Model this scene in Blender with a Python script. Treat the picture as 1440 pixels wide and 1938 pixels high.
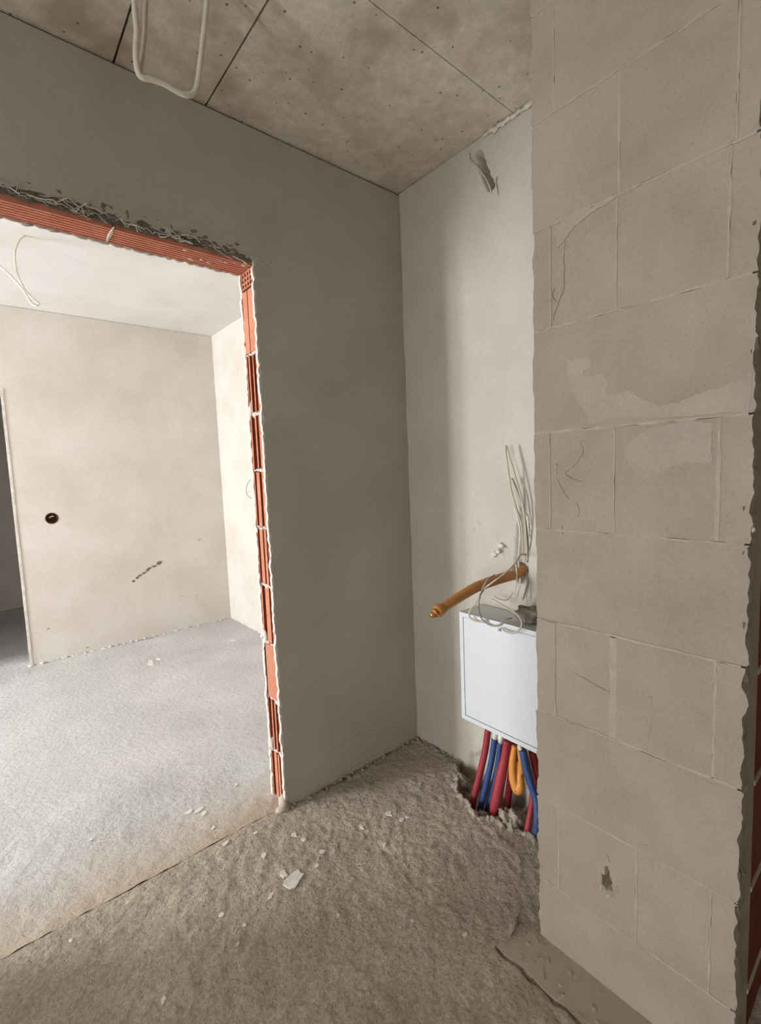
import bpy, bmesh, math, random
import numpy as np
from mathutils import Vector, Matrix
for o in list(bpy.data.objects): bpy.data.objects.remove(o)
S = bpy.context.scene
COL = S.collection
random.seed(7)

# ------------------------------------------------------------------ camera
F_PX, YAW, PITCH, ROLL = 893.47, 0.69991, -0.09017, -0.03960
CAM = np.array([-1.605, -1.6811, 1.3768])
_fw = np.array([math.sin(YAW)*math.cos(PITCH), math.cos(YAW)*math.cos(PITCH), math.sin(PITCH)])
_r = np.array([math.cos(YAW), -math.sin(YAW), 0.0]); _u = np.cross(_r, _fw)
_r2 = math.cos(ROLL)*_r + math.sin(ROLL)*_u
_u2 = -math.sin(ROLL)*_r + math.cos(ROLL)*_u
cd = bpy.data.cameras.new('camera'); cam = bpy.data.objects.new('camera', cd); COL.objects.link(cam)
cd.sensor_fit = 'HORIZONTAL'; cd.sensor_width = 36.0; cd.lens = F_PX/1440*36.0
cd.clip_start = 0.02; cd.clip_end = 200
R = Matrix([[_r2[i], _u2[i], -_fw[i]] for i in range(3)])
cam.matrix_world = Matrix.Translation(CAM.tolist()) @ R.to_4x4()
S.camera = cam

# ------------------------------------------------------------------ sky and daylight
W = bpy.data.worlds.new('overcast_sky'); S.world = W; W.use_nodes = True
bg = W.node_tree.nodes['Background']
bg.inputs[0].default_value = (0.965, 1.0, 1.06, 1); bg.inputs[1].default_value = 45.5
S.view_settings.view_transform = 'Standard'; S.view_settings.look = 'None'
S.view_settings.gamma = 1.0; S.view_settings.use_curve_mapping = False
S.view_settings.exposure = 0.08

# room numbers (metres): x to the right and away, y to the left and away, corner of the room at 0,0
H = 2.65                      # ceiling
WX = -5.0                     # far room: window wall
FX = -4.5                     # front room: wall with the added fill window
FY = -3.0                     # front room: rear wall
XJ, XJL, HO = -0.76, -1.95, 2.149    # door opening
TW = 0.123                    # thickness of the wall with the opening
A, B, C = -0.468, -0.98, -1.447      # block pier: face x, ends in y
D, XR, XL = 2.697, 0.136, -1.431     # far room back wall
FAR_WIN = (1.40, 2.30, 0.05, 2.40)   # y0,y1,z0,z1 in x = WX
FILL_WIN = (-1.97, -1.51, 0.05, 1.85)   # y0,y1,z0,z1 in x = FX, added fill window

def portal(x, w):
    l = bpy.data.lights.new('daylight_portal', 'AREA'); l.shape = 'RECTANGLE'
    l.size = w[3]-w[2]; l.size_y = w[1]-w[0]
    l.cycles.is_portal = True
    o = bpy.data.objects.new('daylight_portal', l); COL.objects.link(o)
    o.location = (x, (w[0]+w[1])/2, (w[2]+w[3])/2)
    o.rotation_euler = (0, -math.pi/2, 0)     # shines along +x, into the room
portal(WX-0.02, FAR_WIN); portal(FX-0.02, FILL_WIN)

# ------------------------------------------------------------------ helpers
def at(u, v, x=None, y=None, z=None):
    d = _fw + _r2*(u-720)/F_PX - _u2*(v-969)/F_PX
    if x is not None: t = (x-CAM[0])/d[0]
    elif y is not None: t = (y-CAM[1])/d[1]
    else: t = (z-CAM[2])/d[2]
    return tuple(CAM + t*d)

def vnoise(x, y, seed=0):
    x = np.asarray(x, float); y = np.asarray(y, float)
    xi = np.floor(x).astype(np.int64); yi = np.floor(y).astype(np.int64)
    fx = x-xi; fy = y-yi
    fx = fx*fx*(3-2*fx); fy = fy*fy*(3-2*fy)
    def h(i, j):
        n = (i*374761393 + j*668265263 + seed*974634541) & 0xffffffff
        n = ((n ^ (n >> 13))*1274126177) & 0xffffffff
        n = (n ^ (n >> 16)) & 0xffff
        return n/65535.0*2-1
    a = h(xi, yi); b = h(xi+1, yi); c = h(xi, yi+1); d = h(xi+1, yi+1)
    return (a*(1-fx)+b*fx)*(1-fy) + (c*(1-fx)+d*fx)*fy
def fbm(x, y, seed=0, oct=3):
    s = 0; a = 1.0
    for k in range(oct):
        s = s + a*vnoise(np.asarray(x)*2**k, np.asarray(y)*2**k, seed+k*17); a *= .5
    return s

def link(o, parent=None):
    COL.objects.link(o)
    if parent is not None: o.parent = parent
def obj(name, verts, faces, mat, parent=None, smooth=False, kind=None):
    """one mesh object from world coordinates; origin at the middle of its base"""
    v = np.asarray(verts, float)
    org = np.array([(v[:,0].min()+v[:,0].max())/2, (v[:,1].min()+v[:,1].max())/2, v[:,2].min()])
    me = bpy.data.meshes.new(name)
    me.from_pydata((v-org).tolist(), [], faces); me.update()
    if smooth: me.polygons.foreach_set('use_smooth', [True]*len(me.polygons))
    if mat: me.materials.append(mat)
    o = bpy.data.objects.new(name, me)
    wp = world_loc(parent) if parent is not None else np.zeros(3)
    o.location = (org-wp).tolist()
    link(o, parent)
    if kind: o['kind'] = kind
    return o
def world_loc(o):
    p = np.array(o.location)
    while o.parent is not None:
        o = o.parent; p = p + np.array(o.location)
    return p
def tag(o, label, cat, group=None, kind=None):
    o['label'] = label; o['category'] = cat
    if group: o['group'] = group
    if kind: o['kind'] = kind
    return o
def thing(name, loc, label, cat, group=None, kind=None):
    o = bpy.data.objects.new(name, None); o.location = loc; o.empty_display_size = .05
    link(o); return tag(o, label, cat, group, kind)

class MB:
    def __init__(s): s.v = []; s.f = []
    def add(s, v, f):
        n = len(s.v); s.v += [tuple(map(float, p)) for p in v]; s.f += [tuple(i+n for i in q) for q in f]
        return s
    def box(s, x0, x1, y0, y1, z0, z1):
        return s.add([(x0,y0,z0),(x1,y0,z0),(x1,y1,z0),(x0,y1,z0),(x0,y0,z1),(x1,y0,z1),(x1,y1,z1),(x0,y1,z1)],
                     [(0,3,2,1),(4,5,6,7),(0,1,5,4),(1,2,6,5),(2,3,7,6),(3,0,4,7)])
    def prism(s, poly, axis, a, b):
        """poly: 2-D points in the other two axes (in xyz order), swept from a to b along axis"""
        n = len(poly)
        def p(q, t):
            return {'x': (t, q[0], q[1]), 'y': (q[0], t, q[1]), 'z': (q[0], q[1], t)}[axis]
        v = [p(q, a) for q in poly] + [p(q, b) for q in poly]
        f = [tuple(range(n)), tuple(range(2*n-1, n-1, -1))]
        f += [(i, n+i, n+(i+1) % n, (i+1) % n) for i in range(n)]
        return s.add(v, f)
    def tube(s, pts, r, n=8, sub=6, cap=True, flat=1.0):
        P = spline(pts, sub)
        m = len(P); rr = np.interp(np.linspace(0, 1, m), np.linspace(0, 1, len(r)), r) if hasattr(r, '__len__') else np.full(m, r)
        T = np.gradient(P, axis=0); T /= np.linalg.norm(T, axis=1)[:, None]+1e-12
        ref = np.array([0, 0, 1.0]) if abs(T[0][2]) < .9 else np.array([1.0, 0, 0])
        nrm = np.cross(T[0], ref); nrm /= np.linalg.norm(nrm)
        v = []; f = []
        for i in range(m):
            nrm = nrm - T[i]*(nrm@T[i]); nrm /= np.linalg.norm(nrm)
            bn = np.cross(T[i], nrm)
            for k in range(n):
                t = 2*math.pi*k/n
                v.append(P[i]+rr[i]*(math.cos(t)*nrm+flat*math.sin(t)*bn))
        for i in range(m-1):
            for k in range(n):
                f.append((i*n+k, i*n+(k+1) % n, (i+1)*n+(k+1) % n, (i+1)*n+k))
        if cap:
            f.append(tuple(range(n-1, -1, -1))); f.append(tuple(range((m-1)*n, m*n)))
        return s.add(v, f)
    def lump(s, c, r, seed=0, sub=2, amp=.35, fr=1.6):
        bm = bmesh.new(); bmesh.ops.create_icosphere(bm, subdivisions=sub, radius=1)
        P = np.array([w.co[:] for w in bm.verts]); bm.verts.index_update()
        F = [tuple(w.index for w in q.verts) for q in bm.faces]; bm.free()
        d = 1+amp*fbm(P[:,0]*fr+P[:,2]*1.3, P[:,1]*fr-P[:,2]*.9, seed)
        P = P*d[:,None]*np.asarray(r if hasattr(r,'__len__') else (r,r,r))+np.asarray(c)
        return s.add(P, F)
    def build(s, name, mat, parent=None, smooth=False, kind=None):
        bm_fix = obj(name, s.v, s.f, mat, parent, smooth, kind)
        bm = bmesh.new(); bm.from_mesh(bm_fix.data)
        bmesh.ops.recalc_face_normals(bm, faces=bm.faces); bm.to_mesh(bm_fix.data); bm.free()
        return bm_fix
def spline(pts, sub):
    P = np.asarray(pts, float)
    if sub <= 1 or len(P) < 3:
        if len(P) == 2 and sub > 1: return np.array([P[0]+(P[1]-P[0])*t for t in np.linspace(0, 1, sub+1)])
        return P
    Q = np.vstack([2*P[0]-P[1], P, 2*P[-1]-P[-2]]); out = []
    for i in range(1, len(Q)-2):
        for t in np.linspace(0, 1, sub, endpoint=False):
            a, b, c, d = Q[i-1], Q[i], Q[i+1], Q[i+2]
            out.append(.5*((2*b)+(c-a)*t+(2*a-5*b+4*c-d)*t*t+(3*b-a-3*c+d)*t**3))
    out.append(Q[-2]); return np.array(out)
def ragged(p, q, step, amp, seed, k=40.0):
    """points from p to q (2-D) jittered sideways"""
    p = np.array(p, float); q = np.array(q, float); L = np.linalg.norm(q-p); n = max(2, int(L/step))
    t = np.linspace(0, 1, n); nrm = np.array([-(q-p)[1], (q-p)[0]])/L
    s = fbm(t*L*k, np.full(n, seed*3.7), seed, 4)*amp
    s[0] = s[-1] = 0
    return [tuple(p+(q-p)*t[i]+nrm*s[i]) for i in range(n)]
def grid_surface(us, vs, hf, place):
    U, V = np.meshgrid(us, vs, indexing='ij'); Hh = hf(U, V)
    verts = place(U, V, Hh).reshape(-1, 3); nu, nv = len(us), len(vs)
    idx = np.arange(nu*nv).reshape(nu, nv)
    f = np.stack([idx[:-1,:-1], idx[1:,:-1], idx[1:,1:], idx[:-1,1:]], -1).reshape(-1, 4)
    return verts, f.tolist()
def lines(*segs):
    out = []
    for a, b, st in segs: out += list(np.arange(a, b-1e-9, st))
    out.append(segs[-1][1]); return np.unique(np.round(out, 6))

# ------------------------------------------------------------------ materials
def srgb(r, g, b):
    return tuple(((c/255)/12.92 if c/255 <= .04045 else ((c/255+.055)/1.055)**2.4) for c in (r, g, b))+(1,)
def surface(name, c1, c2, scale=2.5, fine=45, fine_amt=.12, bump=.4, bscale=90, dist=.004, bump2=.0, bscale2=14, rough=.92,
            pits=0.0, pit_scale=35, pit_r=.09, stain=None, stain_scale=1.4, rnd=0.0, spec=.2, near=None):
    m = bpy.data.materials.new(name); m.use_nodes = True; nt = m.node_tree; N = nt.nodes; L = nt.links
    bs = N['Principled BSDF']; bs.inputs['Roughness'].default_value = rough
    bs.inputs['Specular IOR Level'].default_value = spec
    geo = N.new('ShaderNodeNewGeometry'); pos = geo.outputs['Position']
    def noise(sc, det=4, ro=.55):
        n = N.new('ShaderNodeTexNoise'); n.inputs['Scale'].default_value = sc; n.inputs['Detail'].default_value = det
        n.inputs['Roughness'].default_value = ro; L.new(pos, n.inputs['Vector']); return n.outputs['Fac']
    def ramp(fac, stops):
        r = N.new('ShaderNodeValToRGB'); e = r.color_ramp.elements
        e[0].position, e[0].color = stops[0]; e[1].position, e[1].color = stops[-1]
        for p, c in stops[1:-1]:
            q = e.new(p); q.color = c
        L.new(fac, r.inputs[0]); return r.outputs[0]
    def mix(fac, a, b, mode='MIX'):
        x = N.new('ShaderNodeMix'); x.data_type = 'RGBA'; x.blend_type = mode
        if hasattr(fac, 'links') or not isinstance(fac, float): L.new(fac, x.inputs[0])
        else: x.inputs[0].default_value = fac
        for s_, i in ((a, 6), (b, 7)):
            if isinstance(s_, tuple): x.inputs[i].default_value = s_
            else: L.new(s_, x.inputs[i])
        return x.outputs[2]
    col = ramp(noise(scale, 5), [(.3, c1), (.7, c2)])
    g0 = 1-fine_amt; g1 = 1+fine_amt
    col = mix(1.0, col, ramp(noise(fine, 5, .7), [(.3, (g0,g0,g0,1)), (.7, (g1,g1,g1,1))]), 'MULTIPLY')
    if stain:
        col = mix(ramp(noise(stain_scale, 6, .6), [(.52, (0,0,0,1)), (.66, (.75,.75,.75,1))]), col, stain)
    if pits:
        v = N.new('ShaderNodeTexVoronoi'); v.inputs['Scale'].default_value = pit_scale; L.new(pos, v.inputs['Vector'])
        pf = ramp(v.outputs['Distance'], [(.0, (pits,pits,pits,1)), (pit_r*.6, (pits*.8,pits*.8,pits*.8,1)), (pit_r, (0,0,0,1))])
        col = mix(pf, col, (.055,.047,.038,1))
    if near:  # tan mixed in by y position, light edge painted at the doorway
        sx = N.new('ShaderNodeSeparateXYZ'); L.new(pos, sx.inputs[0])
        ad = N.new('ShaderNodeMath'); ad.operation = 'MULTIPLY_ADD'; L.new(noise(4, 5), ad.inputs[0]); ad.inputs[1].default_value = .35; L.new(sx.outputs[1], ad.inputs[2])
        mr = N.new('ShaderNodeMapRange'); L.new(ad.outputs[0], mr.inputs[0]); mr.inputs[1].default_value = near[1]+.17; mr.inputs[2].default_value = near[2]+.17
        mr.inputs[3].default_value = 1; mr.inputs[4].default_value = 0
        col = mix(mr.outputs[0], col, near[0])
    if rnd:
        oi = N.new('ShaderNodeObjectInfo'); a = 1-rnd; b = 1+rnd
        col = mix(1.0, col, ramp(oi.outputs['Random'], [(0, (a,a,a,1)), (1, (b,b*.99,b*.97,1))]), 'MULTIPLY')
    L.new(col, bs.inputs['Base Color'])
    b1 = N.new('ShaderNodeBump'); b1.inputs['Strength'].default_value = bump; b1.inputs['Distance'].default_value = dist
    L.new(noise(bscale, 5, .65), b1.inputs['Height'])
    last = b1
    if bump2:
        b2 = N.new('ShaderNodeBump'); b2.inputs['Strength'].default_value = bump2; b2.inputs['Distance'].default_value = .02
        L.new(noise(bscale2, 4), b2.inputs['Height']); L.new(b1.outputs[0], b2.inputs['Normal']); last = b2
    L.new(last.outputs[0], bs.inputs['Normal'])
    return m
def plain(name, col, rough=.5, spec=.5, metal=0.0, var=.06, vs=30):
    m = bpy.data.materials.new(name); m.use_nodes = True; nt = m.node_tree; N = nt.nodes; L = nt.links
    bs = N['Principled BSDF']; bs.inputs['Roughness'].default_value = rough; bs.inputs['Metallic'].default_value = metal
    bs.inputs['Specular IOR Level'].default_value = spec
    tc = N.new('ShaderNodeTexCoord'); n = N.new('ShaderNodeTexNoise'); n.inputs['Scale'].default_value = vs; n.inputs['Detail'].default_value = 4
    L.new(tc.outputs['Object'], n.inputs['Vector'])
    r = N.new('ShaderNodeValToRGB'); L.new(n.outputs['Fac'], r.inputs[0])
    r.color_ramp.elements[0].position = .3; r.color_ramp.elements[1].position = .7
    r.color_ramp.elements[0].color = tuple(c*(1-var) for c in col[:3])+(1,)
    r.color_ramp.elements[1].color = tuple(min(1, c*(1+var)) for c in col[:3])+(1,)
    L.new(r.outputs[0], bs.inputs['Base Color']); return m

M = {}
M['plaster_grey'] = surface('grey_plaster', srgb(173,166,152), srgb(189,182,168), 2.2, 60, .05, .25, 130, .002, .10, 5)
M['plaster_niche'] = surface('pale_grey_plaster', srgb(184,176,161), srgb(200,192,178), 3, 50, .05, .25, 120, .002, .12, 7, pits=.2, pit_scale=30)
M['plaster_far'] = surface('cream_plaster', srgb(205,197,184), srgb(220,214,204), 2.6, 40, .04, .2, 90, .002, .10, 6)
M['plaster_white'] = surface('white_plaster', srgb(214,209,203), srgb(226,222,217), 2.6, 40, .03, .2, 90, .002, .06, 6)
M['plaster_edge'] = surface('broken_white_plaster', srgb(200,190,180), srgb(232,224,214), 25, 120, .1, .6, 200, .004)
M['screed'] = surface('rough_screed', srgb(178,165,146), srgb(206,193,174), 3.5, 75, .26, 1.0, 140, .007, .75, 48, pits=.5, pit_scale=40, pit_r=.10)
M['screed_far'] = surface('light_tinted_screed', srgb(186,184,182), srgb(208,206,204), 2.2, 60, .10, .7, 110, .004, .35, 40, near=(srgb(190,176,156), .02, .34))  # pale tone and tan doorway blend paint the light boundary into the colour
M['screed_smooth'] = surface('smooth_mortar', srgb(170,158,140), srgb(188,176,158), 4, 80, .07, .3, 120, .002)
M['slab'] = surface('cast_concrete', srgb(204,192,173), srgb(232,222,204), 4.2, 22, .15, .4, 80, .003, pits=.85, pit_scale=22, stain=srgb(176,156,130), stain_scale=3.2, pit_r=.115)
M['slab_dark'] = surface('raw_concrete_core', srgb(70,64,56), srgb(88,80,70), 5, 40, .1)
M['block'] = surface('silicate_block', srgb(174,162,146), srgb(190,178,162), 5.5, 130, .085, .4, 200, .002, pits=.5, pit_scale=60, pit_r=.085, rnd=.03)
M['skim'] = surface('skim_mortar', srgb(181,170,155), srgb(193,182,167), 6, 110, .09, .4, 180, .0015)
M['joint'] = surface('pale_joint_mortar', srgb(182,170,154), srgb(202,190,173), 20, 120, .08, .5, 200, .002)
M['mortar'] = surface('grey_mortar', srgb(112,104,92), srgb(146,136,121), 22, 120, .15, .9, 120, .006)
M['brick'] = surface('red_clay_brick', srgb(182,116,88), srgb(200,138,110), 12, 90, .10, .5, 160, .002, rnd=.08)
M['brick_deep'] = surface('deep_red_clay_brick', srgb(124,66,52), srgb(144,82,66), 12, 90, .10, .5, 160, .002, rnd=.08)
M['lintel'] = surface('dusty_clay_lintel', srgb(188,118,92), srgb(204,136,108), 12, 90, .10, .5, 160, .002)
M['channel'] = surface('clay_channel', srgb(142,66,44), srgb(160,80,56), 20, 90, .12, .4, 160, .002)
M['fibre'] = plain('glass_fibre', srgb(214,208,196), .6)
M['crack'] = plain('dark_crack', srgb(88,78,66), .95, .1)
M['cabinet'] = plain('white_lacquered_steel', srgb(209,211,212), .38, .45, var=.01)
M['cabinet_in'] = plain('grey_sheet_steel', srgb(150,150,150), .5)
M['pipe_red'] = plain('red_foam', srgb(156,50,56), .55, .4, var=.14)
M['pipe_dark_red'] = plain('dark_red_foam', srgb(128,30,34), .6, .3, var=.14)
M['pipe_blue'] = plain('blue_foam', srgb(50,74,122), .5, .4, var=.16)
M['pipe_orange'] = plain('orange_plastic', srgb(214,142,62), .45, .45, var=.08)
M['pipe_brown'] = plain('amber_plastic', srgb(182,126,70), .38, .5, var=.08)
M['brass'] = plain('brass', srgb(200,150,84), .35, .5, .8)
M['white_plastic'] = plain('white_plastic', srgb(226,220,208), .5)
M['cable'] = plain('pale_grey_cable', srgb(196,184,160), .5, .4)
M['cable_white'] = plain('white_cable', srgb(226,218,202), .45, .4)
M['cable_grey'] = plain('grey_cable', srgb(150,142,128), .5, .4)
M['dark_hole'] = plain('dark_box_plastic', srgb(92,60,44), .7, .2)
M['chip'] = surface('plaster_splash', srgb(220,214,204), srgb(238,234,226), 30, 120, .06, .5, 200, .002)
M['pvc'] = plain('window_pvc', srgb(235,235,235), .35)

# ------------------------------------------------------------------ floors
def inside(poly, x, y):
    r = np.zeros(x.shape, bool); n = len(poly); j = n-1
    for i in range(n):
        xi, yi = poly[i]; xj, yj = poly[j]
        cnd = ((yi > y) != (yj > y)) & (x < (xj-xi)*(y-yi)/(yj-yi+1e-12)+xi)
        r ^= cnd; j = i
    return r
HOLE = [(.05,-.285), (-.03,-.30), (-.075,-.335), (-.125,-.372), (-.165,-.425), (-.195,-.50), (-.222,-.56), (-.19,-.60), (-.175,-.635),
        (-.195,-.68), (-.165,-.72), (-.15,-.75), (-.16,-.79), (-.13,-.86), (-.10,-.97), (.05,-.97)]
def floor_h(x, y):
    h = .0030*fbm(x*38, y*38, 3, 2) + .0020*np.abs(vnoise(x*75, y*75, 9)) + .003*fbm(x*3, y*3, 5, 2)
    sm = np.clip((-y+.02)/.05, 0, 1); lo = .003*fbm(x*3, y*3, 5, 2); h = np.where(x < XJ-.02, lo+(h-lo)*(.35+.65*sm), h)
    base = np.where(x < XJ-.01, 1.0, np.minimum(-y, -x)); h = h + np.where(base < .025, -.006*np.clip((.025-base)/.025, 0, 1)*(1+.8*fbm(x*40, y*40, 12, 2)), 0)
    gr = np.clip(1-np.abs(x+.594+.006*fbm(y*30, y*0, 33, 2))/.007, 0, 1)*(y < -.92); h = h-.014*gr
    jx = x+.012*fbm(x*45, y*45, 21, 2); jy = y+.012*fbm(x*45, y*45, 22, 2)
    m = inside(HOLE, jx, jy)
    rim = inside(HOLE, (jx-.02)+.04, jy) & ~m
    h = np.where(m, -.075+.02*fbm(x*30, y*30, 31, 3), h + np.where(rim, .008*(1+vnoise(x*60, y*60, 5)), 0))
    return h
xs = lines((FX, -1.8, .2), (-1.8, -.63, .010), (-.63, -.56, .004), (-.56, -.3, .010), (-.3, .0, .006), (.0, .9, .3))
ys = lines((FY, -1.7, .15), (-1.7, -1.0, .012), (-1.0, -.25, .006), (-.25, .012, .010))
def fplace(U, V, Hh):
    V2 = np.where(V > .011, .0185+.004*fbm(U*9, U*0+2, 8, 3)-.0008*np.abs(vnoise(U*50, U*0, 4)), V)
    return np.stack([U, V2, np.where(V > .011, Hh-.001, Hh)], -1)
fv, ff = grid_surface(xs, ys, floor_h, fplace)
# turn the front edge down so that the joint in the doorway has depth
floor_front = tag(obj('floor', fv, ff, M['screed'], smooth=True), 'rough grey-brown screed floor of the near room', 'floor', kind='structure')
def floor_far_h(x, y):
    near = np.clip(1-(y-.02)/.9, 0, 1)
    return (.0010+.0016*near)*fbm(x*30, y*30, 43, 2) + .003*fbm(x*3, y*3, 5, 2)
xs2 = lines((WX, -1.9, .2), (-1.9, .136, .014)); ys2 = lines((.03, 1.2, .012), (1.2, 2.7, .03), (2.7, 5.2, .25))
def fplace2(U, V, Hh):
    V2 = np.where(V < .031, .0198+.004*fbm(U*9, U*0+2, 8, 3)+.0010*np.abs(vnoise(U*60, U*0, 6)), V)
    return np.stack([U, V2, Hh], -1)
fv, ff = grid_surface(xs2, ys2, floor_far_h, fplace2)
floor_far = tag(obj('floor', fv, ff, M['screed_far'], smooth=True), 'pale light-tinted screed floor of the bright room beyond the opening', 'floor', kind='structure')
b = MB().box(FX, .9, .0, .05, -.10, -.016); b.build('joint_bed', M['slab_dark'], floor_front)
MB().box(FX-.3, 1.0, FY-.1, 5.2, -.16, -.095).build('sub_base', M['slab_dark'], floor_front)
# smooth mortar strip along the foot of the block pier
poly = ragged((-.592, -.925), (-.580, -1.75), .02, .006, 3) + [(A+.01, -1.75)] + [(A+.01, -.975)] + ragged((-.50, -.93), (-.592, -.925), .02, .006, 6)
MB().prism(poly, 'z', -.03, .002).build('mortar_strip', M['screed_smooth'], floor_front)
# plaster splashes on the screed
def splat(cx, cy, rx, ry, rot, seed, par, zb):
    n = 14; pts = []
    for i in range(n):
        t = 2*math.pi*i/n; k = 1+.45*float(fbm(math.cos(t)*1.7+seed, math.sin(t)*1.7, seed, 2))
        x, y = rx*k*math.cos(t), ry*k*math.sin(t)
        pts.append((cx+x*math.cos(rot)-y*math.sin(rot), cy+x*math.sin(rot)+y*math.cos(rot)))
    MB().prism(pts, 'z', zb-.004, zb+.0035).build('plaster_splash', M['chip'], par)
for i, (u, v, rx, ry) in enumerate([(556,1668,.036,.024), (512,1697,.014,.008), (536,1655,.016,.010), (462,1752,.006,.005), (420,1734,.008,.005),
        (427,1598,.012,.008), (500,1620,.012,.009), (556,1580,.012,.009), (575,1590,.009,.006), (760,1553,.013,.008), (735,1540,.012,.015),
        (685,1565,.012,.005), (770,1548,.007,.005), (483,1578,.008,.006), (450,1790,.006,.005), (310,1893,.009,.007), (134,1782,.006,.005),
        (610,1612,.010,.006), (600,1640,.007,.006), (728,1600,.007,.005), (640,1735,.006,.004), (780,1742,.005,.004), (880,1770,.006,.004)]):
    x, y, z = at(u, v, z=.0); h = float(floor_h(np.array([x]), np.array([y]))[0]) if y < 0 else 0
    splat(x, y, rx, ry, i*.7, i+1, floor_front if y < .02 else floor_far, h)
for i, (u, v, rx, ry) in enumerate([(357,1538,.016,.010), (378,1534,.022,.010), (386,1541,.014,.010), (405,1567,.010,.006), (447,1486,.010,.006), (285,1255,.06,.02),
        (300,1247,.03,.012), (172,1590,.008,.006), (440,1212,.03,.01)]):
    x, y, z = at(u, v, z=.0); splat(x, y, rx, ry, .3*i, i+40, floor_far, float(floor_far_h(np.array([x]), np.array([y]))[0]))

# ------------------------------------------------------------------ ceilings
ceil = tag(MB().box(FX, .9, FY, TW, H+.03, H+.16).build('ceiling', M['slab_dark']), 'raw concrete slab ceiling with open joints over the near room', 'ceiling', kind='structure')
g = .0035
def slab(x0, x1, y0, y1, ga=.0):
    MB().box(x0, x1, y0, y1, H, H+.03).build('ceiling_slab', M['slab'], ceil)
slab(FX, -1.178-g, FY, TW)
slab(-1.178+g, -.895-g, FY, TW)
slab(-.895+g, .9, -.052, TW)            # strip against the wall
slab(-.895+g, .9, -.620+.0015, -.052)
slab(-.895+g, .9, FY, -.620-.0015)
ceil2 = tag(MB().box(WX, XR+.12, TW, 5.2, H+.002, H+.16).build('ceiling', M['plaster_white']), 'white plastered ceiling of the bright room beyond the opening', 'ceiling', kind='structure')

# ------------------------------------------------------------------ wall with the door opening
wl = MB()
wl.box(FX-.12, XJL, .012, .11, -.1, H).box(XJL, XJ+.10, .012, .11, HO+.06, H).box(XJ+.10, XR+.12, .012, .11, -.1, H)
wall_left = tag(wl.build('wall_left', M['mortar']), 'grey plastered wall with a raw brick door opening', 'wall', kind='structure')
def edge_top(seed, base, amp):
    pts = ragged((XJ+.006, base-.006), (XJL-.01, base+.012), .008, amp, seed, 30)
    return pts
def coat(y0, y1, topz, amp, seed, mat, base, x0, x1, jx):
    o = [(x1, -.02), (x1, topz)] + [(x0, topz), (x0, -.02), (XJL-jx, -.02)]
    o += ragged((XJL-jx, -.02), (XJL-jx, base), .02, .004, seed+5)[1:-1]
    o += edge_top(seed, base, amp)[::-1]
    o += ragged((XJ+jx, base-.01), (XJ+jx, -.02), .010, .0045, seed+2, 55)
    return MB().prism(o, 'y', y0, y1).build('plaster_coat', mat, wall_left)
coat(0, .0115, H-.012, .011, 11, M['plaster_grey'], 2.186, FX, -.001, .004)
coat(.111, TW, H, .004, 23, M['plaster_white'], 2.152, WX, XR, .001)
# pale raw edge of the front coat and of the back coat along the jamb
def edge_strip(y0, y1, x, seed, z0, z1, w):
    left = ragged((x-w, z0), (x-w, z1), .012, .004, seed, 60); right = [(x+.012, z1), (x+.012, z0)]
    MB().prism(left+right, 'y', y0, y1).build('plaster_edge', M['plaster_edge'], wall_left)
edge_strip(.0005, .016, XJ, 31, 0, 2.16, .002)
edge_strip(.106, TW-.0005, XJ, 33, 0, 2.15, .003)
# rough torn band above the lintel
us = lines((XJL-.02, XJ+.01, .006)); vs = lines((2.162, 2.215, .004))
gv, gf = grid_surface(us, vs, lambda u, v: .0035*fbm(u*45, v*70, 51, 3), lambda U, V, Hh: np.stack([U, .0020-Hh, V+.004*fbm(U*30, V*30, 52, 2)], -1))
obj('torn_mortar', gv, gf, M['mortar'], wall_left, smooth=False)
# lintel beams with grooved undersides
def lintel(x0, x1):
    y0, y1 = .006, .108; prof = [(y0, HO+.06), (y0, HO)]; n = 6; w = (y1-y0)/(n*2+1)
    for i in range(n):
        a = y0+w*(2*i+1); prof += [(a, HO), (a+.002, HO+.006), (a+w-.002, HO+.006), (a+w, HO)]
    prof += [(y1, HO), (y1, HO+.06)]
    MB().prism(prof, 'x', x0, x1).build('lintel', M['lintel'], wall_left)
lintel(XJL-.10, -1.222); lintel(-1.219, XJ+.09)
seam = MB()
seam.lump((-1.2205, .055, HO+.002), (.006, .05, .006), 5, 2).build('lintel_mortar', M['joint'], wall_left)
mbk = MB()
for i, x in enumerate(np.arange(XJL, XJ, .034)):
    mbk.lump((x+.01*random.random(), .112, HO-.001), (.02+.012*random.random(), .008, .004+.004*random.random()), i, 1)
mbk.build('plaster_edge', M['plaster_edge'], wall_left, smooth=True)
mbk = MB()
for i, x in enumerate(np.arange(-1.0, XJ, .03)):
    mbk.lump((x+.02*random.random(), .02+.06*random.random(), HO+.001), (.008+.01*random.random(), .008*random.random()+.003, .004), i+60, 1)
mbk.build('mortar_splash', M['joint'], wall_left, smooth=True)
fl = MB()
for i in range(70):
    t = random.random(); x = XJL+.1+(XJ-XJL-.11)*t
    fl.lump((x, -.001, 2.168+.022*random.random()+.008*(1-t)), (random.uniform(.006, .02), .004, random.uniform(.003, .007)), i+140, 1, .6)
fl.build('torn_mortar', M['mortar'], wall_left)
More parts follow.
